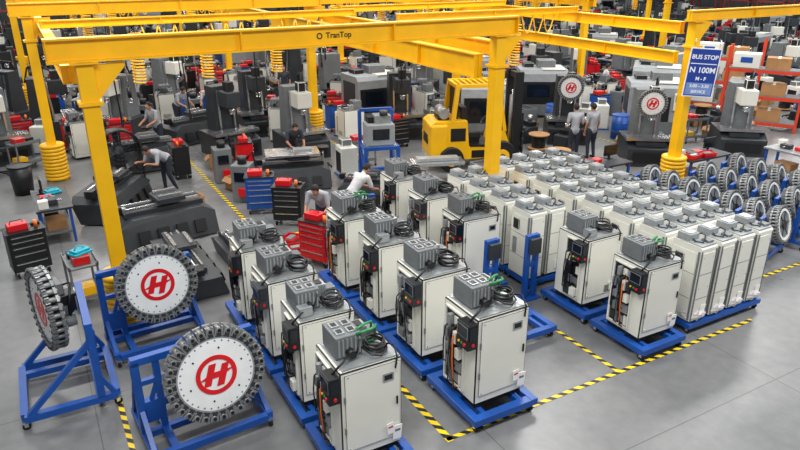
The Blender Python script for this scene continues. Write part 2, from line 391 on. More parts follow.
def stand(loc,rz,xl,xr,yf,yb,hz,diag,armx,army,W=.1,name_label='blue steel carousel stand with diagonal braces on casters',dense=False):
    r=top('carousel_stand',name_label,'stand',loc,rz,group='blue carousel stands')
    b=B()
    for x in (xl,xr):
        b.bar((x,yf,.17),(x,yb,.17),W,BLUE); b.bar((x,0,.21),(x,0,hz),W,BLUE)
        e=yb-.06 if diag>0 else yf+.06
        b.bar((x,e,.2),(x,0.03*diag,hz-.25),W*.75,BLUE)
        b.bar((x,(yf if diag>0 else yb)*.9,.2),(x,0,.55),W*.6,BLUE)
    for y in (yf,yb): b.bar((xl+.04,y,.17),(xr-.04,y,.17),W*.97,BLUE)
    b.bar((xl-.04,0,hz),(xr+.04,0,hz),W,BLUE); b.bar((xl,0,.62),(xr,0,.62),W*.9,BLUE)
    b.bar((armx-.2,0,.62),(armx-.2,0,hz),W*.8,BLUE); b.bar((armx+.2,0,.62),(armx+.2,0,hz),W*.8,BLUE)
    if dense:
        xm=xl+.26
        b.bar((xm,yf,.17),(xm,yb,.17),W*.95,BLUE); b.bar((xm,0,.2),(xm,0,hz-.03),W*.8,BLUE); b.bar((xl,0,.95),(xr,0,.95),W*.7,BLUE)
        b.bar((xl,0,.3),(xm,0,.95),W*.5,BLUE); b.bar((xl,-.02,.17),(xr,-.02,.17),W*.9,BLUE); b.box((xl+.14,.02,.5),(.2,.14,.3),BLUE)
    part(r,'frame',b)
    b=B(); b.bar((armx,army,hz-.12),(armx,.04,hz-.12),.1,GREY); b.box((armx,-.07,hz-.12),(.34,.02,.3),LGREY)
    part(r,'mounting_bracket',b)
    c=None
    for x in (xl,xr):
        for y in (yf,yb):
            if c is None:
                bb=B(); bb.box((0,0,.115),(.09,.08,.012),STEEL); bb.box((-.03,0,.085),(.006,.05,.07),STEEL); bb.box((.03,0,.085),(.006,.05,.07),STEEL)
                c=part(r,'caster',bb,(x,y,0)); part(c,'wheel',B().cyl((-.02,0,.055),(.02,0,.055),.055,RUB,seg=16))
            else: KIDS[r.name].append(dup(c,loc=(x,y,0),par=r))
    return r
car=carousel()
T=math.radians(-8)
car.location=(1.42,7.32,1.10); car.rotation_euler=(T,0,math.radians(4)); car.scale=(.97,)*3
def putcar(loc,rz,src=car,tilt=T,scale=None):
    o=dup(src,loc=loc,rz=rz,scale=scale); o.rotation_euler=(tilt,0,math.radians(rz)); return o
putcar((1.22,10.02,1.22),4,scale=.95)
k=putcar((-.40,10.05,1.2),-78,tilt=0); k['label']='tool carousel seen side-on with ring of tool pockets'
stand((1.42,7.87,0),4,-.9,.62,-.55,.6,1.28,1,0,-.12,dense=True)
stand((1.22,10.56,0),4,-.8,.6,-.62,.22,1.36,1,0,-.12,dense=True)
stand((.12,9.6,0),-90,-.72,.68,-.98,.2,1.34,-1,-.45,-.12,dense=True)
cfar=flat(car,'tool_carousel'); cp=flat(car,'tool_carousel',('emblem','disc'))
b=B(cp)
b.annulus((0,0,0),.46,.545,-.05,.02,PLATE,40); b.cyl((0,-.02,0),(0,.02,0),.46,GREY,seg=40); b.cyl((0,-.06,0),(0,.02,0),.16,BLACK,seg=20)
for i in range(6):
    a=i*math.pi/3; b.bar((.14*math.cos(a),-.02,.14*math.sin(a)),(.46*math.cos(a),-.02,.46*math.sin(a)),.035,DGREY)
b.annulus((0,0,0),.50,.60,.14,.26,DGREY,40)
cplain=b.data('tool_carousel')
st=None
for X,y0,n in ((13.25,7.25,7),(14.7,7.3,6),(16.1,8.0,5)):
    for i in range(n):
        y=y0+i*.56
        o=top('tool_carousel','round tool carousel with grey tool pockets on blue stand','machine part',(X,y,.84),0,cplain,'tool carousels')
        o.rotation_euler=(math.radians(-16),0,math.radians(14+random.uniform(-5,5))); o.scale=(.62,.8,.62)
        if st is None: st=stand((X-.03,y+.29,0),14,-.5,.5,-.22,.2,.98,1,0,-.05,.07,'low blue steel rack holding a tool carousel')
        else: dup(st,loc=(X-.03,y+.29,0))
# ---------------------------------------------------------------- cranes
crA=top('overhead_crane','yellow freestanding overhead crane frame with posts and runways','crane',(.8,11.2,0))
crB=top('overhead_crane','yellow freestanding overhead crane frame over machining area','crane',(14.9,11.4,0))
def off(par,p): return tuple(Vector(p)-Vector(par.location))
def post(par,x,y,h,m=YEL,w=.25,guard=True):
    r=part(par,'post',B().box((0,0,h/2+.02),(w,w,h-.04),m,bev=.01),off(par,(x,y,0)))
    b=B(); b.box((0,0,.012),(w+.2,w+.2,.024),m)
    for sx in (-1,1):
        for sy in (-1,1): b.cyl((sx*(w/2+.06),sy*(w/2+.06),.02),(sx*(w/2+.06),sy*(w/2+.06),.06),.018,STEEL,seg=8)
    part(r,'base_plate',b)
    b=B(); b.box((0,0,h-.01),(w+.14,w+.14,.02),m); b.prism([(w/2,-.02,h-.05),(w/2+.45,-.02,h-.02),(w/2+.45,-.02,h-.1),(w/2,-.02,h-.6)],(0,.04,0),m)
    b.box((0,0,h-.62),(w+.1,w+.1,.05),m)
    part(r,'gusset',b)
    if guard:
        g=B(); n=10
        for i in range(n): g.torus((0,0,.07+i*.105),(0,0,1),w/2+.15,.058,YEL,24,8)
        g.cyl((0,0,.03),(0,0,.07+n*.105-.06),w/2+.15,YEL,seg=24)
        part(r,'column_guard',g,label='stack of rounded yellow bumper rings')
    return r
def beam(par,p0,p1,h=.34,w=.16,label=None,name='beam'):
    p0=Vector(p0);p1=Vector(p1);L=(p1-p0).length;a=math.atan2(p1.y-p0.y,p1.x-p0.x)
    b=B(); b.box((L/2,0,h/2),(L,.03,h-.04),YEL); b.box((L/2,0,h-.015),(L,w,.03),YEL); b.box((L/2,0,.015),(L,w,.03),YEL)
    n=max(2,int(L/2.2))
    for i in range(n+1):
        x=.03+(L-.06)*i/n; b.box((x,0,h/2),(.02,w*.95,h-.06),YEL)
    if par is None: return top('crane_bridge',label,'crane',p0,math.degrees(a),b,'travelling crane bridges')
    return part(par,name,b,off(par,p0),(0,0,a),label)
HP=4.55
PA=((.8,11.2),(8.6,11.2),(.3,21),(.0,31.5),(8.6,21.5),(8.6,32),(.0,42),(8.6,42)); PB=((14.9,11.4),(14.9,22),(21.5,22),(14.9,33),(29,24),(29,36),(21.5,34),(29.5,11.4),(38,33),(21.5,45),(38,45))
for (x,y) in PA: post(crA,x,y,HP)
for (x,y) in PB: post(crB,x,y,HP)
gb=beam(crA,(.3,11.2,HP),(9.05,11.2,HP),.36,.2,'long yellow beam with black maker lettering')
part(gb,'lettering',textmesh('TranTop',.14,BLACK,.003,off=.002),(4.72,-.0185,.18),(math.radians(90),0,0))
part(gb,'logo',B().annulus((0,0,0),.035,.055,-.003,.003,BLACK,20),(4.35,-.0185,.18))
for y in (21.2,31.7,42): beam(crA,(-.1,y,HP),(8.9,y,HP))
beam(crB,(14.6,11.4,HP),(29.8,11.4,HP),.26,.16)
beam(crB,(9.2,22,HP),(22,22,HP)); beam(crB,(9.2,33,HP),(30,33,HP)); beam(crB,(22.4,24,HP),(34,24,HP)); beam(crB,(28,36,HP),(44,36,HP)); beam(crB,(21,45,HP),(44,45,HP))
for x,y0,y1,z,hh in ((.62,12.0,44,4.13,.3),(8.32,11.45,44,3.68,.5),(8.85,11.5,21,4.1,.3)): beam(crA,(x,y0,z-.02),(x,y1,z-.02),hh,.22,name='runway')
for x,y0,y1,z in ((14.95,11.8,44,4.2),(14.62,11.6,26,3.5),(21.6,21.6,46,4.1),(29.1,23.5,50,4.1),(38,28,55,4.1)): beam(crB,(x,y0,z),(x,y1,z),.3,.18,name='runway')
for x0,x1,y,z in ((.5,8.5,17.8,4.5),(.3,8.5,25,4.5),(.3,8.5,28.3,4.5),(.3,8.5,36,4.5),(.3,8.5,39,4.5),(8.6,14.8,15.5,4.5),(8.6,14.8,19,4.5),(8.6,14.8,24.5,4.5),(8.6,14.8,28,4.5),(8.6,14.8,36.5,4.5),(8.6,14.8,40,4.5),(15.1,21.5,24.5,4.5),(15.1,21.5,27,4.5),(15.1,21.5,30.5,4.5),(15.1,21.5,37,4.5),(21.7,29,28,4.5),(21.7,29,32,4.5),(21.7,29,40,4.5),(29.2,38,30,4.5),(29.2,38,40,4.5)):
    beam(None,(x0,y,z),(x1,y,z),.18,.12,'slim yellow travelling crane bridge')
def hoist():
    r=top('chain_hoist','small black chain hoist with coiled yellow air hose','hoist',group='chain hoists')
    b=B(); b.box((0,0,-.1),(.3,.16,.2),BLACK,bev=.02); b.cyl((-.2,0,-.1),(.2,0,-.1),.07,GREY); part(r,'trolley',b)
    pts=[(.15*math.cos(a),.15*math.sin(a),-.2-.075*a/6.28) for a in [i*math.pi/5 for i in range(160)]]
    part(r,'air_hose',B().tube(pts,.02,YEL,5),(.3,0,0))
    b=B()
    for k in range(3):
        x0=.5+k*.4; b.tube([(x0+.4*i/8,0,-.03-.5*math.sin(math.pi*i/8)) for i in range(9)],.02,YEL,5)
    part(r,'draped_hose',b)
    b=B(); b.tube([(0,0,-.2),(0,0,-1.5)],.014,STEEL); b.cyl((0,0,-1.5),(0,0,-1.75),.05,BLACK); b.tube([(0,0,-1.75),(.05,0,-1.82),(.03,0,-1.89),(-.04,0,-1.87)],.014,STEEL); part(r,'chain',b)
    b=B(); b.tube([(-.3,0,0),(-.32,0,-1.0),(-.28,0,-2.3)],.018,BLACK); b.box((-.28,0,-2.38),(.07,.05,.18),BLACK); part(r,'pendant_cable',b)
    return r
h=hoist(); h.location=(2.2,17.8,4.5)
for p in ((3.9,17.8,4.5),(5.8,17.8,4.5),(5.2,25,4.5),(1.8,25,4.5),(11,19,4.5),(12.2,15.5,4.5),(19.2,27,4.5),(25,28,4.5),(12,28,4.5),(3,28.3,4.5),(6,28.3,4.5),(10.5,24.5,4.5),(12.6,24.5,4.5),(17,24.5,4.5),(19.5,24.5,4.5),(18,30.5,4.5),(24,32,4.5),(27,32,4.5),(33,30,4.5),(36,30,4.5),(2.2,36,4.5),(5,36,4.5),(11,36.5,4.5),(17.5,37,4.5),(24.5,40,4.5),(32,40,4.5),(3.5,39,4.5),(16.4,27,4.5)):
    dup(h,loc=p)
SB=M('sign_blue',(30,62,150),.4,0,.05,3); SW=M('sign_white',(240,242,246),.4,0,.02,3); SP=M('sign_pale_blue',(120,145,200),.4,0,.05,3)
s=top('hanging_sign','blue hanging sign with white lettering and pale lower panel','sign',(14.72,10.9,2.75),-34); s.rotation_euler[1]=math.radians(3)
part(s,'sign_board',B().box((0,0,.6),(.74,.02,1.2),SW).box((0,-.012,.6),(.69,.008,1.15),SB).box((0,-.017,.82),(.64,.004,.02),SW).box((0,-.0165,.2),(.64,.003,.3),SP))
RX=(math.radians(90),0,0)
part(s,'lettering',textmesh('BUS STOP',.145,SW,.003,off=.003),(0,-.018,.98),RX)
part(s,'lettering',textmesh('N 100M',.19,SW,.003),(0,-.018,.66),RX)
part(s,'lettering',textmesh('M - F',.12,SW,.003),(0,-.018,.45),RX)
part(s,'lettering',textmesh('5:00 - 3:30',.11,SW,.003,off=.002),(0,-.0195,.27),RX)
part(s,'lettering',textmesh('SERVICE',.1,SW,.003,off=.002),(0,-.0195,.13),RX)
for x in (-.3,.3): part(s,'hanger',B().tube([(x,0,1.2),(x,0,1.42)],.008,STEEL))
# ---------------------------------------------------------------- shop machines
def casting():
    r=top('linear_rail_machine','dark grey cast machine bed with bright steel linear rails','machine',group='machine castings')
    b=B(); b.prism([(-1,-.55,.04),(1,-.55,.04),(1,-.4,.5),(.75,-.35,.62),(-.75,-.35,.62),(-1,-.4,.5)],(0,1.0,0),DGREY)
    for x in (-.85,.85):
        for y in (-.42,.32): b.cyl((x,y,0),(x,y,.06),.07,STEEL,seg=12)
    b.box((0,-.05,.66),(1.7,.16,.1),DGREY); b.box((0,.25,.68),(1.7,.16,.14),DGREY)
    for x in (-.6,-.2,.2,.6): b.box((x,-.53,.28),(.24,.06,.26),BLACK,rot=(-.3,0,0))
    part(r,'bed',b)
    for y in (-.05,.25): part(r,'rail',B().box((0,y,.76),(1.6,.05,.05),STEEL))
    part(r,'ball_screw',B().cyl((-.8,.1,.72),(.8,.1,.72),.03,LGREY).box((-.8,.1,.72),(.08,.12,.12),LGREY))
    part(r,'saddle',B().box((.15,.1,.84),(.6,.62,.1),DGREY,bev=.01).box((.15,-.1,.92),(.5,.08,.05),STEEL).box((.15,.3,.92),(.5,.08,.05),STEEL))
    part(r,'motor',B().box((-.95,.1,.74),(.22,.16,.16),BLACK,bev=.01))
    return r
def mill(light=GREY,head=WHITE):
    r=top('milling_machine','milling machine frame with tall column and steel table','machine',group='milling machine frames')
    b=B(); b.prism([(-.7,-.8,.0),(-.7,.8,.0),(-.7,.8,.75),(-.7,-.3,.75),(-.7,-.8,.55)],(1.4,0,0),DGREY); b.box((0,-.4,.68),(.9,.6,.12),DGREY); b.box((0,-.82,.3),(1.1,.04,.3),BLACK); part(r,'base',b)
    b=B(); b.prism([(-.4,.1,.75),(-.4,.8,.75),(-.4,.7,2.2),(-.4,.2,2.2)],(.8,0,0),light); b.box((-.25,.1,1.45),(.06,.06,1.3),STEEL,rot=(-.07,0,0)); b.box((.25,.1,1.45),(.06,.06,1.3),STEEL,rot=(-.07,0,0)); part(r,'column',b)
    b=B(); b.box((0,-.22,1.85),(.5,.6,.5),head,bev=.03); b.cyl((0,-.35,1.6),(0,-.35,1.38),.1,STEEL); b.box((0,-.2,2.25),(.25,.3,.3),BLACK,bev=.02); b.tube([(.1,-.1,2.35),(.2,.2,2.6),(.25,.6,2.5),(.3,.75,2.0)],.03,BLACK); part(r,'spindle_head',b)
    b=B(); b.box((0,-.42,.83),(1.5,.45,.1),STEEL)
    for i in range(3): b.box((0,-.56+i*.14,.882),(1.5,.02,.006),BLACK)
    part(r,'table',b)
    return r
def enclosure():
    r=top('machining_centre','grey machining centre enclosure with dark window and control panel','machine',group='machining centre enclosures')
    b=B(); b.prism([(-.95,-.75,.1),(-.95,.75,.1),(-.95,.75,1.9),(-.95,-.6,1.9),(-.95,-.75,1.75)],(1.9,0,0),MGREY); b.box((0,0,.05),(1.8,1.4,.1),BLACK); b.box((0,-.77,.35),(1.92,.05,.42),GREY)
    b.box((.2,.2,2.05),(.7,.6,.3),GREY,bev=.02); b.box((-.5,.3,1.98),(.4,.5,.16),BLACK,bev=.01); b.box((-.96,0,1.2),(.02,1.0,.9),DGREY); b.box((.4,0,1.91),(.9,1.3,.02),WHITE)
    part(r,'housing',b)
    b=B(); b.box((-.2,-.765,1.0),(1.3,.03,.9),BLACK); b.box((-.2,-.785,1.1),(.9,.02,.5),SCREEN); part(r,'door',b)
    b=B(); b.box((.72,-.86,1.3),(.36,.12,.6),WHITE,bev=.02); b.box((.72,-.925,1.42),(.28,.01,.22),SCREEN); b.cyl((.72,-.92,1.1),(.72,-.94,1.1),.03,RED,seg=12); part(r,'control_panel',b)
    return r
def chest(m,lab):
    r=top('tool_chest',lab,'tool cabinet',group='rolling tool chests')
    b=B(); b.box((0,0,.55),(.7,.45,.82),m,bev=.012); b.box((0,0,.965),(.74,.49,.02),BLACK); part(r,'body',b)
    for i,hh in enumerate((.2,.16,.12,.1,.08)):
        z=[.26,.46,.62,.75,.86][i]; d=part(r,'drawer',B().box((0,-.232,z),(.62,.02,hh),m,bev=.004)); part(d,'handle',B().box((0,-.252,z+hh*.3),(.56,.02,.018),STEEL))
    c=None
    for x in (-.28,.28):
        for y in (-.17,.17):
            if c is None: c=part(r,'caster',B().cyl((-.02,0,.06),(.02,0,.06),.06,RUB,seg=14).box((0,0,.115),(.06,.06,.05),STEEL),(x,y,0))
            else: KIDS[r.name].append(dup(c,loc=(x,y,0),par=r))
    b=B(); b.box((-.1,.02,1.04),(.36,.26,.13),RED,bev=.01); b.tube([(-.22,.02,1.1),(-.2,.02,1.16),(0,.02,1.16),(.02,.02,1.1)],.01,BLACK); b.cyl((.22,-.06,.975),(.22,-.06,1.12),.035,ORANGE); b.box((.24,.1,1.0),(.16,.1,.05),BLACK); part(r,'tool_box',b)
    return r
def bench(topm=LGREY):
    r=top('work_bench','steel work bench with parts, vise and monitor','bench',group='work benches')
    b=B(); b.box((0,0,.83),(1.7,.75,.05),topm); part(r,'worktop',b)
    for x in (-.78,.78):
        for y in (-.3,.3): part(r,'leg',B().box((x,y,.405),(.06,.06,.81),BLUE))
    part(r,'shelf',B().box((0,0,.25),(1.5,.58,.03),GREY).box((-.3,0,.36),(.5,.4,.2),CARD).box((.4,.05,.34),(.3,.3,.16),BLACK))
    b=B(); b.box((.5,.15,1.1),(.46,.04,.3),BLACK); b.box((.5,.127,1.1),(.42,.006,.26),SCREEN); b.box((.5,.18,.9),(.05,.05,.12),BLACK); b.box((.5,.18,.865),(.2,.16,.02),BLACK); part(r,'monitor',b)
    b=B(); b.box((-.4,0,.92),(.3,.2,.12),DGREY,bev=.01); b.cyl((-.4,-.2,.92),(-.4,.15,.92),.02,STEEL); b.box((-.05,.1,.9),(.2,.24,.1),RED); b.box((-.65,.2,.94),(.18,.2,.18),WHITE); part(r,'vise',b)
    return r
def rack():
    r=top('storage_rack','orange-red pallet rack with boxes on its shelves','rack',group='storage racks')
    for x in (-1.3,1.3):
        for y in (-.4,.4): part(r,'upright',B().box((x,y,1.5),(.09,.09,3.0),RACKRED))
    for z in (.25,1.2,2.15): part(r,'shelf',B().box((0,-.4,z),(2.5,.06,.12),RACKRED).box((0,.4,z),(2.5,.06,.12),RACKRED).box((0,0,z+.07),(2.5,.8,.03),GREY))
    return r
def crate():
    r=top('metal_bin','grey steel bin of machine castings on a pallet','crate',group='steel bins')
    b=B(); 
    for y in (-.4,0,.4): b.box((0,y,.05),(1.1,.1,.1),CARD)
    for i in range(6): b.box((-.48+i*.19,0,.115),(.13,.95,.03),CARD)
    part(r,'pallet',b)
    b=B(); b.box((0,0,.16),(1.0,.8,.04),GREY)
    for x in (-.48,.48): b.box((x,0,.42),(.04,.8,.5),GREY)
    for y in (-.38,.38): b.box((0,y,.42),(.92,.04,.5),GREY)
    b.box((-.2,0,.5),(.4,.6,.3),DGREY,bev=.02); b.cyl((.2,-.2,.55),(.2,.25,.55),.12,STEEL); part(r,'bin',b)
    return r
cast=casting(); cast.location=(2.2,15.0,0); cast.rotation_euler[2]=math.radians(8); cast.scale=(1.05,1.05,1.1)
ml_=mill(); ml_.location=(7.5,20.0,0)
mld=mill(DGREY,DGREY); mld.location=(7.2,23.6,0)
enc=enclosure(); enc.location=(19.9,16.5,0); enc.rotation_euler[2]=math.radians(-40)
chr_=chest(RED,'red rolling tool chest with toolbox on top'); chr_.location=(4.75,11.95,0); chr_.rotation_euler[2]=math.radians(-60)
chb=chest(BLUE,'blue rolling tool chest with red toolbox on top'); chb.location=(4.65,15.5,0); chb.rotation_euler[2]=math.radians(-20)
chk=chest(BLACK,'black rolling tool chest with red toolbox on top'); chk.location=(5.0,14.4,0); chk.rotation_euler[2]=math.radians(-35)
bn=bench(); bn.location=(7.4,26.6,0)
bnd=bench(DGREY); bnd.location=(.0,16.5,0); bnd.rotation_euler[2]=math.radians(92); bnd['label']='dark steel work bench holding teal trays and parts'
rk=rack(); rk.location=(24,15,0); rk.rotation_euler[2]=math.radians(-60)
cr=crate(); cr.location=(11.0,14.3,0)
dup(cast,loc=(6.1,17.0,0),rz=-15,label='dark grey cast machine bed topped with a steel slab').scale=(1,1,1)
sl=top('steel_slab','flat bright steel slab lying on a dark machine bed','metal plate',(6.1,17.05,.95),-15,B().box((0,0,.03),(1.5,.8,.06),STEEL,bev=.01).box((.3,.1,.08),(.5,.3,.04),LGREY))
dup(cast,loc=(1.45,17.3,0),rz=60); dup(cast,loc=(2.2,12.7,0),rz=92,label='dark machine bed with long steel rails beside cabinets').scale=(1.25,.8,.8)
dup(cast,loc=(3.2,12.5,0),rz=92,label='narrow dark machine bed with long steel rails').scale=(1.1,.45,.7)
dup(cast,loc=(4.95,23.6,0),rz=20); dup(cast,loc=(2.75,20.9,0),rz=0)
for p in ((5.3,19.0,80),(2.4,23.3,0)): dup(chr_,loc=(p[0],p[1],0),rz=p[2])
dup(chk,loc=(-.6,14.4,0),rz=10)
dup(cast,loc=(7.3,14.8,0),rz=-40).scale=(.7,.8,.9)
dup(mld,loc=(5.5,21.2,0),rz=10); dup(ml_,loc=(5.3,28.7,0),rz=30)
dup(ml_,loc=(16.8,14.0,0),rz=-35); dup(mld,loc=(16.4,17.2,0),rz=-35); dup(ml_,loc=(20.4,13.3,0),rz=-40); dup(enc,loc=(14.4,19.3,0),rz=-30); dup(mld,loc=(11.6,20.6,0),rz=-20)
dup(enc,loc=(22.8,18.9,0),rz=-50); dup(enc,loc=(18.3,20.9,0),rz=-30)
dup(cr,loc=(13.3,13.9,0),rz=20); dup(bn,loc=(19,10.4,0),rz=-90); dup(bnd,loc=(13.2,12.4,0),rz=0,label='dark steel work bench with parts and monitor'); dup(bnd,loc=(16.3,11.6,0),rz=0,label='dark steel work bench with red trays and monitor')
dup(rk,loc=(25.6,17.8,0),rz=-60)
def redtray(): return B().box((0,0,.02),(.42,.32,.03),RED).box((0,.15,.07),(.42,.02,.1),RED).box((0,-.15,.07),(.42,.02,.1),RED).box((.2,0,.07),(.02,.3,.1),RED).box((-.2,0,.07),(.02,.3,.1),RED).box((.02,0,.07),(.24,.14,.08),LGREY)
rtm=redtray().data('red_tray')
for (x,y,z,rz) in ((15.75,11.45,.858,10),(16.25,11.4,.858,-8),(12.75,12.35,.858,12),(5.35,13.85,.003,20),(5.9,14.05,.003,-30),(4.6,13.3,.003,40),(4.5,12.75,.003,0)):
    top('red_tray','shallow red parts tray holding metal parts','tray',(x,y,z),rz,rtm,'red trays')
for (x,y,rz) in ((16.1,13.35,-35),(15.8,16.5,-35)):
    o=top('tool_carousel','white round tool carousel with red emblem on a milling machine','machine part',(x,y,2.0),rz,cfar,'tool carousels'); o.scale=(.66,)*3
# small shop items
def one(name,label,cat,b,group): 
    return (name,label,cat,b.data(name),group)
sm=[]
b=B(); b.cyl((0,0,0),(0,0,.85),.28,BLUE,seg=24)
for z in (.01,.28,.57,.84): b.torus((0,0,z),(0,0,1),.28,.014,BLUE,24,6)
sm.append(one('oil_drum','blue steel oil drum with rolled rims','drum',b,'oil drums'))
b=B()
for z in (.2,.8): b.box((0,0,z),(.8,.5,.03),GREY); b.box((0,.25,z+.04),(.8,.02,.08),GREY); b.box((0,-.25,z+.04),(.8,.02,.08),GREY)
for x in (-.38,.38):
    for y in (-.23,.23): b.box((x,y,.46),(.04,.04,.8),GREY); b.cyl((x-.015,y,.04),(x+.015,y,.04),.04,RUB,seg=10)
b.box((-.15,0,.9),(.3,.3,.16),RED,bev=.01); b.box((.2,.05,.87),(.2,.25,.1),BLACK); b.cyl((.1,0,.24),(.1,.2,.24),.06,STEEL,seg=12); b.box((-.2,0,.3),(.3,.3,.16),YEL)
sm.append(one('utility_cart','grey two-shelf utility cart carrying tools','cart',b,'utility carts'))
b=B(); b.cyl((0,0,.62),(0,0,.68),.19,BLACK,seg=20); b.cyl((0,0,.1),(0,0,.62),.03,STEEL,seg=10)
for i in range(5):
    a=i*1.2566; b.bar((0,0,.12),(.26*math.cos(a),.26*math.sin(a),.07),.04,BLACK); b.ball((.26*math.cos(a),.26*math.sin(a),.035),.034,RUB)
sm.append(one('work_stool','round black work stool on casters','stool',b,'work stools'))
b=B(); b.box((0,0,.03),(.6,.45,.04),CARD)
for x in (-.29,.29): b.box((x,0,.2),(.02,.45,.36),CARD)
for y in (-.21,.21): b.box((0,y,.2),(.56,.02,.36),CARD)
b.box((-.36,0,.33),(.16,.42,.01),CARD,rot=(0,-.7,0)); b.box((.36,0,.33),(.16,.42,.01),CARD,rot=(0,.7,0)); b.box((0,0,.2),(.4,.3,.2),WHITE)
sm.append(one('cardboard_box','open brown cardboard box of parts','box',b,'cardboard boxes'))
b=B(); b.box((0,0,.5),(.5,.5,1.0),GREY,bev=.02); b.box((0,-.26,.7),(.3,.02,.25),SCREEN); b.cyl((0,0,1.0),(0,0,1.2),.12,BLACK); b.tube([(.1,.1,1.1),(.25,.1,1.3),(.3,.2,.9),(.3,.25,.1)],.03,BLACK); b.box((.05,-.3,.3),(.2,.1,.2),RED)
sm.append(one('coolant_unit','grey coolant pump unit with black hose','machine',b,'coolant units'))
b=B()
for z in (.04,.5): b.cyl((0,0,z),(0,0,z+.04),.35,CARD,seg=24)
b.cyl((0,0,.08),(0,0,.5),.18,BLACK,seg=20)
for i in range(6): b.torus((0,0,.12+i*.065),(0,0,1),.2,.035,BLACK,22,6)
sm.append(one('cable_spool','wooden spool wound with black cable','spool',b,'cable spools'))
b=B(); b.box((0,0,.45),(.5,.6,.9),WHITE,bev=.02); b.box((-.26,0,.45),(.02,.4,.6),BLACK); b.box((0,.1,1.0),(.3,.3,.2),GREY,bev=.02); b.box((0,0,.02),(.6,.7,.04),BLUE)
sm.append(one('control_cabinet','small white control cabinet with grey fan box','cabinet',b,'small control cabinets'))
b=B(); b.box((0,0,.3),(.6,.5,.56),DGREY,bev=.02); b.cyl((-.1,-.3,.4),(-.1,.3,.4),.16,DGREY); b.box((.1,0,.66),(.3,.4,.16),BLACK,bev=.01); b.cyl((.1,0,.74),(.1,0,.95),.08,STEEL)
sm.append(one('gearbox_casting','dark cast iron gearbox housing with steel shaft','machine part',b,'gearbox castings'))
n_,l_,c_,me_,g_=sm[1]; top(n_,l_,c_,(.25,12.6,.003),95,me_,g_)
F=[(flat(ml_,'milling_machine'),ml_),(flat(mld,'milling_machine'),mld),(flat(enc,'machining_centre'),enc),(flat(cast,'linear_rail_machine'),cast),(flat(bn,'work_bench'),bn),(flat(chr_,'tool_chest'),chr_),(flat(chb,'tool_chest'),chb),(flat(cr,'metal_bin'),cr),(flat(CB[0],'electrical_cabinet'),CB[0]),(flat(chk,'tool_chest'),chk)]
wts=[3.2,4.8,1.6,3.4,2.2,.5,.5,1.5,2.4,.9]
rad=[.92,.92,1.1,1.0,.8,.42,.42,.58,.45,.42]
rnd=random.Random(21)
occ=[]
for o in COL.objects:
    if o.parent is None and o.get('category') and o['category'] not in ('crane','hoist','sign','metal plate','tray') and o.location.z<1.5:
        n=o.name.split('.')[0]
        r_={'milling_machine':1.1,'machining_centre':1.25,'linear_rail_machine':1.15,'work_bench':.95,'storage_rack':1.4,'equipment_dolly':.75}.get(n,.55)
        occ.append((o.location.x,o.location.y,r_))
for (x,y) in PA+PB: occ.append((x,y,.4))
PP=[('person in a grey shirt bending over a tool chest',5.3,12.95,-40,SHIRT,0,50),
('person in a pale shirt leaning forward over parts',6.1,13.2,110,SHIRT3,1,50),
('person in a grey shirt bending over a dark machine bed',2.95,18.35,-60,SHIRT,1,62),
('person in a grey shirt leaning over a machine',4.75,25.6,30,SHIRT,0,40),
('person in a pale shirt bending beside a machine',6.0,25.4,-30,SHIRT3,1,35),
('person in a dark shirt leaning over a steel slab',6.6,18.4,-5,SHIRT2,0,45),
('person in a grey shirt standing with bent arms',14.9,15.2,150,SHIRT,1,5),
('person in a grey shirt standing beside a machine',15.45,15.0,175,SHIRT,0,3),
('person in a dark shirt standing by a machine',12.2,24.6,90,SHIRT2,1,5),
('person in a grey shirt working at an upright machine',3.5,22.5,-60,SHIRT,1,20),
('person in a dark shirt walking between machines',9.7,27.5,-20,SHIRT2,0,4),
('person in a pale shirt standing at a bench',22.0,21.0,60,SHIRT3,1,8),
('person in a grey shirt leaning over a machine bed',6.0,31.0,0,SHIRT,0,35),
('person in a dark shirt bending over a machine bed',3.4,26.8,0,SHIRT2,1,45)]
occ+=[(12.1,16.3,1.9),(9.9,15.6,1.0),(8.3,16.0,.7),(1.9,19.6,.7)]+[(p[1],p[2],.5) for p in PP]
def ok(x,y,r):
    az=math.degrees(math.atan2(x,y))
    if az<-4 or az>62: return False
    for a in (4.08,9.0):
        if abs(x-a)<r+.02: return False
    return all((x-a)**2+(y-b)**2>(r+c)**2 for a,b,c in occ)
def putf(i,x,y,rz):
    me,src=F[i]; top(src.name.split('.')[0],src['label'],src['category'],(x,y,.003),rz,me,src.get('group')); occ.append((x,y,rad[i]))
for t in range(22000):
    y=rnd.uniform(19,61); x=rnd.uniform(-3,min(62,y*1.8+3)); i=rnd.choices(range(10),wts)[0]
    if 10.3<x<13.9 and 14<y<19.0: continue
    if x<1.2 and y<24: continue
    if ok(x,y,rad[i]): putf(i,x,y,rnd.choice([0,90,-30,-45,180,10,-90]))
cnt=0
for t in range(9000):
    y=rnd.uniform(14.2,46); x=rnd.uniform(-2,min(60,y*1.8+3)); i=rnd.randrange(len(sm))
    if x<12.5 and y<15.2: continue
    if x<1.2 and y<22: continue
    if 9.2<x<13.9 and 14<y<19.0: continue
    if cnt<230 and ok(x,y,.34):
        n,l,c,me,g=sm[i]; top(n,l,c,(x,y,.003),rnd.uniform(-40,40),me,g); occ.append((x,y,.34)); cnt+=1
frk=flat(rk,'storage_rack')
bx=B().box((0,0,.25),(.9,.7,.5),WHITE,bev=.01).box((0,-.352,.28),(.4,.006,.2),BLUE).data('storage_box'); bx2=B().box((0,0,.2),(.8,.6,.4),CARD).box((0,0,.402),(.1,.6,.006),PAPER).data('storage_box')
for i in range(19): top('storage_rack',rk['label'],'rack',(-4+i*3.4,63,0),0,frk,'storage racks')
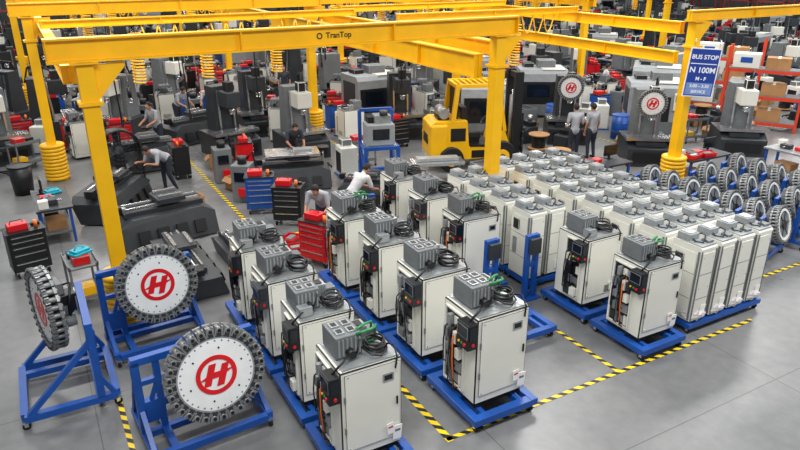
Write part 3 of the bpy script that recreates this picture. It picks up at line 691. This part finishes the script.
for i in range(8): top('storage_rack',rk['label'],'rack',(63.5,26+i*3.6,0),90,frk,'storage racks')
for i in range(19):
    for z in (1.29,2.24):
        if rnd.random()<.8:
            w_=rnd.random()<.5; top('storage_box','white storage box on the pallet rack' if w_ else 'brown storage box on the pallet rack','box',(-4+i*3.4+rnd.uniform(-.7,.7),63,z),0,bx if w_ else bx2,'boxes on the pallet racks')
for (X,Y) in ((24,15),(25.6,17.8)):
    for z in (.34,1.29,2.24):
        for dx in (-.7,.35):
            a=math.radians(-60); top('storage_box','white storage box on the pallet rack' if dx<0 else 'brown storage box on the pallet rack','box',(X+dx*math.cos(a),Y+dx*math.sin(a),z),-60,bx if dx<0 else bx2,'boxes on the pallet racks')
# ---------------------------------------------------------------- forklift (faces +x)
f=top('forklift','yellow counterbalance forklift with dark open cab and overhead guard','forklift',(11.9,16.3,0),-20)
f.scale=(1.15,)*3
b=B()
b.prism([(-1.0,-.5,.28),(-1.36,-.5,.45),(-1.42,-.5,.85),(-1.38,-.5,1.22),(-1.28,-.5,1.3),(-.42,-.5,1.3),(-.36,-.5,.62),(.28,-.5,.58),(.42,-.5,1.0),(.6,-.5,1.02),(.78,-.5,.55),(.78,-.5,.3)],(0,1.0,0),YEL)
b.box((-1.18,0,.78),(.46,1.1,.9),YEL,bev=.05); b.box((-1.42,0,.8),(.03,.5,.24),BLACK)
b.box((-.03,0,.64),(.6,1.02,.05),BLACK); b.box((-.66,-.506,.95),(.4,.012,.34),BLACK); b.box((-.03,-.506,.42),(.5,.012,.2),BLACK); b.box((.45,0,1.05),(.2,.86,.14),BLACK)
part(f,'chassis',b)
part(f,'gas_tank',B().cyl((-1.0,-.32,1.47),(-1.0,.32,1.47),.14,LGREY).box((-1.0,0,1.33),(.3,.5,.05),BLACK))
b=B()
for y in (-.46,.46):
    b.bar((.6,y,1.0),(.38,y,2.2),.09,YEL); b.bar((-.8,y,1.28),(-.7,y,2.2),.11,YEL); b.bar((-.76,y,2.2),(.44,y,2.2),.09,YEL)
for x in (-.72,.4): b.bar((x,-.46,2.2),(x,.46,2.2),.09,YEL)
for i in range(6): b.bar((-.56+i*.16,-.44,2.2),(-.56+i*.16,.44,2.2),.06,YEL)
b.box((-.68,0,1.75),(.03,.86,.8),BLACK)
part(f,'overhead_guard',b)
b=B()
for y in (-.32,.32): b.box((.96,y,1.3),(.22,.14,2.4),BLACK)
for z in (.3,1.2,2.4): b.box((.96,0,z),(.14,.5,.14),BLACK)
for z in (.5,.9): b.box((1.1,0,z),(.05,1.0,.12),BLACK)
for y in (-.4,-.13,.13,.4): b.box((1.1,y,1.0),(.04,.05,.9),BLACK)
b.cyl((.96,0,.2),(.96,0,2.0),.06,STEEL); b.cyl((.82,-.2,.5),(.82,-.2,1.9),.04,LGREY); part(f,'mast',b)
for y in (-.3,.3): part(f,'fork',B().box((1.15,y,.4),(.04,.12,.7),DGREY).box((1.61,y,.08),(1.0,.12,.05),DGREY))
for x,r_ in ((.5,.38),(-.85,.32)):
    for y in (-.6,.6): part(f,'wheel',B().cyl((x,y-.12,r_),(x,y+.12,r_),r_,RUB,seg=28).torus((x,y,r_),(0,1,0),r_-.04,.06,RUB,28,8).cyl((x,y-.135,r_),(x,y+.135,r_),r_*.5,YEL).cyl((x,y-.15,r_),(x,y+.15,r_),.07,BLACK))
part(f,'seat',B().box((-.2,0,.86),(.46,.5,.18),SEATM,bev=.03).box((-.44,0,1.3),(.16,.5,.66),SEATM,rot=(0,-.12,0),bev=.03).box((-.2,0,.72),(.4,.4,.1),BLACK))
part(f,'steering_wheel',B().torus((.24,0,1.22),(-.6,0,1),.18,.02,BLACK,24,6).cyl((.24,0,1.22),(.44,0,.98),.035,BLACK))
t_=top('steel_table','low silver steel surface table on short legs','table',(9.8,15.3,0),-20)
part(t_,'table_top',B().box((0,0,.62),(1.5,.6,.1),STEEL,bev=.01).box((0,0,.72),(1.2,.3,.08),LGREY))
for x in (-.6,.6):
    for y in (-.2,.2): part(t_,'leg',B().box((x,y,.285),(.08,.08,.57),GREY))
r=top('control_stand','tall blue steel frame cart carrying a bulky grey unit','cart',(8.3,16.0,0),-15); r.scale=(1.15,)*3
b=B()
for x in (-.4,.4):
    for y in (-.35,.35): b.bar((x,y,.1),(x,y,1.8 if y>0 else 1.0),.08,BLUE)
    b.bar((x,-.35,.14),(x,.35,.14),.08,BLUE); b.bar((x,-.35,1.0),(x,.35,1.0),.07,BLUE); b.bar((x,-.3,.2),(x,.3,.95),.05,BLUE)
for y,z in ((-.35,.14),(.35,.14),(.35,1.8),(-.35,1.0),(.35,.9),(-.35,.5)): b.bar((-.4,y,z),(.4,y,z),.078,BLUE)
part(r,'frame',b)
part(r,'control_unit',B().box((0,0.0,1.3),(.68,.54,.5),MGREY,bev=.02).box((0,-.275,1.32),(.4,.02,.26),SCREEN).box((.08,.05,1.64),(.4,.36,.2),LGREY,bev=.01).box((0,0,1.035),(.76,.6,.02),STEEL).box((-.2,.1,1.62),(.14,.25,.14),BLACK).cyl((.1,-.1,1.74),(.1,-.1,1.86),.1,DGREY))
for x in (-.4,.4):
    for y in (-.35,.35): part(r,'caster',B().cyl((x-.02,y,.05),(x+.02,y,.05),.05,RUB,seg=14))
b=B(); b.cyl((0,0,.01),(0,0,.8),.24,BLACK,.3,24); b.torus((0,0,.8),(0,0,1),.3,.02,BLACK)
top('trash_can','round black plastic trash can','bin',(-.6,20.0,0),0,b)
fn=top('drum_fan','large black round drum fan on a wheeled stand','fan',(1.9,19.6,0),10)
b=B(); b.annulus((0,0,1.0),.54,.6,-.2,.2,BLACK,40); part(fn,'drum',b)
for i in range(4):
    b=B(); b.T=Matrix.Translation((0,0,1.0))@Matrix.Rotation(i*math.pi/2,4,'Y'); b.box((.28,0,0),(.5,.02,.28),DGREY,rot=(.5,0,0)); part(fn,'fan_blade',b)
b=B(); b.cyl((0,-.06,1),(0,.06,1),.11,GREY); part(fn,'hub',b)
b=B()
for R_ in (.14,.25,.36,.47,.58): b.torus((0,-.21,1),(0,1,0),R_,.008,DGREY,32,5)
for i in range(8):
    a=i*math.pi/8; b.tube([(.58*math.cos(a),-.21,1+.58*math.sin(a)),(-.58*math.cos(a),-.21,1-.58*math.sin(a))],.008,DGREY,5)
part(fn,'guard',b)
b=B(); b.bar((-.62,0,.05),(-.62,0,1.0),.04,BLACK); b.bar((.62,0,.05),(.62,0,1.0),.04,BLACK); b.bar((-.62,-.3,.04),(-.62,.3,.04),.05,BLACK); b.bar((.62,-.3,.04),(.62,.3,.04),.05,BLACK); b.bar((-.62,0,.06),(.62,0,.06),.04,BLACK); part(fn,'stand',b)
for (x,y,z,rz) in ((.05,16.9,.858,20),(-.05,16.3,.858,70),(.28,12.5,.985,30)):
    b=B(); b.box((0,0,.02),(.36,.26,.04),TEAL,bev=.01); b.box((0,0,.06),(.3,.2,.05),TEAL,bev=.01); b.tube([(-.1,0,.09),(0,.05,.14),(.1,0,.09)],.014,TEAL)
    top('parts_tray','teal plastic parts tray holding hoses','tray',(x,y,z),rz,b)
for (x,y) in ((6.8,8.72),(7.6,8.55),(5.95,12.0)):
    r=top('blue_upright_frame','narrow tall blue steel upright frame on a foot plate','frame',(x,y,0),0,group='blue upright frames')
    part(r,'column',B().box((-.1,0,.66),(.08,.1,1.28),BLUE,bev=.006).box((.1,0,.66),(.08,.1,1.28),BLUE,bev=.006).box((0,0,1.26),(.12,.08,.08),BLUE).box((0,0,.7),(.12,.08,.08),BLUE)); part(r,'foot_plate',B().box((0,0,.01),(.4,.3,.02),BLUE)); part(r,'bracket',B().box((0,-.09,1.1),(.24,.08,.3),DGREY,bev=.01))

# ---------------------------------------------------------------- people
def person(label,x0,y0,rz,shirt=SHIRT,seed=0,lean=0):
    up={'waist':(0,0,.15),'chest':(0,-.0,.38),'neck':(0,.01,.54),'head':(0,-.02,.70),'sl':(.19,0,.49),'sr':(-.19,0,.49)}
    hz=.95; hy=0; a=math.radians(lean)
    R=Matrix.Rotation(a,3,'X')
    H=Vector((0,hy,hz)); J={'hip':H}
    for k,v in up.items(): J[k]=H+R@Vector(v)
    if lean>30: J['head']=J['neck']+Matrix.Rotation(a*.75,3,'X')@Vector((0,-.04,.16))
    for sd,s in (('l',1),('r',-1)):
        J['h'+sd]=H+Vector((s*.09,0,-.03))
        J['k'+sd]=Vector((s*.11,hy-.03*(1+lean/60),.5)); J['a'+sd]=Vector((s*.12,.03+(.08*s if seed%2 else 0),.09))
        J['t'+sd]=J['a'+sd]+Vector((s*.02,-.16,-.05))
        S=J['s'+sd]
        if lean>15: J['e'+sd]=S+Vector((s*.06,-.08,-.27)); J['w'+sd]=J['e'+sd]+Vector((-s*.05,-.22,-.08 if lean<60 else .06))
        elif seed%2: J['e'+sd]=S+Vector((s*.05,.02,-.28)); J['w'+sd]=J['e'+sd]+Vector((-s*.06,-.22,.02))
        else: J['e'+sd]=S+Vector((s*.05,.02,-.29)); J['w'+sd]=J['e'+sd]+Vector((0,-.06,-.25))
    b=B(); segs=[]
    def cap_(p,r0,q,r1,m):
        p=Vector(p);q=Vector(q); b.cyl(p,q,r0,m,r1,16); b.ball(p,r0,m); b.ball(q,r1,m); segs.append((p,q,m,(r0+r1)/2))
    cap_(J['hip'],.135,J['waist'],.125,shirt); cap_(J['waist'],.125,J['chest'],.145,shirt)
    cap_(J['chest']+(J['sl']-J['chest'])*.4,.115,J['chest']+(J['sr']-J['chest'])*.4,.115,shirt)
    cap_(J['sl'],.068,J['sr'],.068,shirt)
    cap_(J['chest'],.1,J['neck'],.058,shirt); cap_(J['neck'],.052,J['head'],.06,SKIN)
    hr=(a*.75 if lean>30 else a*.5)
    hR=Matrix.Rotation(hr,3,'X')
    b.ball(J['head'],.1,SKIN,(.78,.95,1.15),3,rot=(hr,0,0)); segs.append((J['head'],J['head']+hR@Vector((0,-.03,.05)),SKIN,.09))
    b.ball(J['head']+hR@Vector((0,-.1,-.015)),.017,SKIN,(1,1,1.5))
    b.ball(J['head']+hR@Vector((0,-.05,-.08)),.05,SKIN,(.9,1,.8))
    for s in (-1,1): b.ball(J['head']+hR@Vector((s*.08,.01,-.01)),.025,SKIN,(.5,.8,1.2))
    for sd in 'lr':
        cap_(J['hip']+(J['h'+sd]-J['hip'])*.9,.11,J['k'+sd],.068,PANTS); cap_(J['k'+sd],.065,J['a'+sd],.048,PANTS)
        cap_(J['a'+sd]-Vector((0,-.03,.04)),.042,J['t'+sd],.038,SHOE)
        mid=J['s'+sd]+(J['e'+sd]-J['s'+sd])*.75
        cap_(J['s'+sd],.066,mid,.056,shirt); cap_(mid,.044,J['e'+sd],.042,SKIN); cap_(J['e'+sd],.041,J['w'+sd],.029,SKIN)
        d=(J['w'+sd]-J['e'+sd]).normalized(); cap_(J['w'+sd],.028,J['w'+sd]+d*.07,.032,SKIN)
    me=b.data('tmp'); o=bpy.data.objects.new('tmp',me); COL.objects.link(o)
    md=o.modifiers.new('r','REMESH'); md.mode='VOXEL'; md.voxel_size=.017; md.use_smooth_shade=True
    sm_=o.modifiers.new('s','SMOOTH'); sm_.factor=.5; sm_.iterations=3
    dg=bpy.context.evaluated_depsgraph_get(); m2=bpy.data.meshes.new_from_object(o.evaluated_get(dg)); bpy.data.objects.remove(o)
    m2.materials.clear(); mats=[shirt,SKIN,PANTS,SHOE]
    for m in mats: m2.materials.append(m)
    for p in m2.polygons:
        c=p.center; best=9;bm_=shirt
        for (p0,q0,m,rr) in segs:
            d=q0-p0; t=max(0,min(1,(c-p0).dot(d)/max(d.length_squared,1e-9))); dd=(c-(p0+d*t)).length-rr
            if dd<best: best=dd;bm_=m
        p.material_index=mats.index(bm_); p.use_smooth=True
    x=B(); x.bm.from_mesh(m2); x.ms=list(mats)
    for sd,s in (('l',1),('r',-1)):
        d=(J['w'+sd]-J['e'+sd]).normalized(); P=J['w'+sd]+d*.075; side=Vector((s,0,0)); side=(side-d*side.dot(d)).normalized(); dn=d.cross(side)*s
        if dn.z>0: dn=-dn
        for i,L in enumerate((.065,.078,.072,.055)):
            q=P+side*(-.03+i*.02)*-1
            x.tube([q-d*.02,q+d*L*.5+dn*.006,q+d*L*.85+dn*.03,q+d*L*.9+dn*.05],.0095,SKIN,6)
        q=J['w'+sd]+d*.02-side*.028
        x.tube([q,q-side*.03+d*.03,q-side*.035+d*.06+dn*.01],.011,SKIN,6)
    for s in (-1,1): x.ball(J['head']+hR@Vector((s*.03,-.09,.012)),.01,PAPER,sub=1); x.ball(J['head']+hR@Vector((s*.03,-.098,.012)),.005,BLACK,sub=1)
    x.box(J['head']+hR@Vector((0,-.095,-.055)),(.045,.01,.01),LIP,rot=(hr,0,0))
    root=top('person',label,'person',(x0,y0,0),rz)
    part(root,'body',x)
    hb=B(); hb.ball(J['head']+hR@Vector((0,.016,.028)),.108,HAIR,(.8,.93,1.05),3,rot=(hr,0,0))
    kill=[v for v in hb.bm.verts if (hR.inverted()@(v.co-J['head'])).y<-.055 and (hR.inverted()@(v.co-J['head'])).z<.06 or (hR.inverted()@(v.co-J['head'])).z<-.055]
    bmesh.ops.delete(hb.bm,geom=kill,context='VERTS')
    part(root,'hair',hb)
    return root
for p in PP: person(*p)

# ---------------------------------------------------------------- light + camera
w=bpy.data.worlds.new('World'); sc.world=w; w.use_nodes=True
bg=w.node_tree.nodes['Background']; bg.inputs[0].default_value=(.92,.96,1,1); bg.inputs[1].default_value=.36
for i in range(5):
    for j in range(5):
        L=bpy.data.lights.new('ceiling_light','AREA'); L.shape='RECTANGLE'; L.size=6; L.size_y=2.6; L.energy=900 if j<2 and i<3 else 660; L.color=(1,.995,.975)
        o=bpy.data.objects.new('ceiling_light',L); o.location=(1+i*11,3+j*11,9.8); COL.objects.link(o)
cam=bpy.data.cameras.new('camera'); cam.sensor_width=36; cam.lens=29.7; cam.clip_end=300
co=bpy.data.objects.new('camera',cam); co.location=(0,0,6); co.rotation_euler=(math.radians(68),0,math.radians(-29.3)); COL.objects.link(co); sc.camera=co
sc.view_settings.view_transform='Standard'
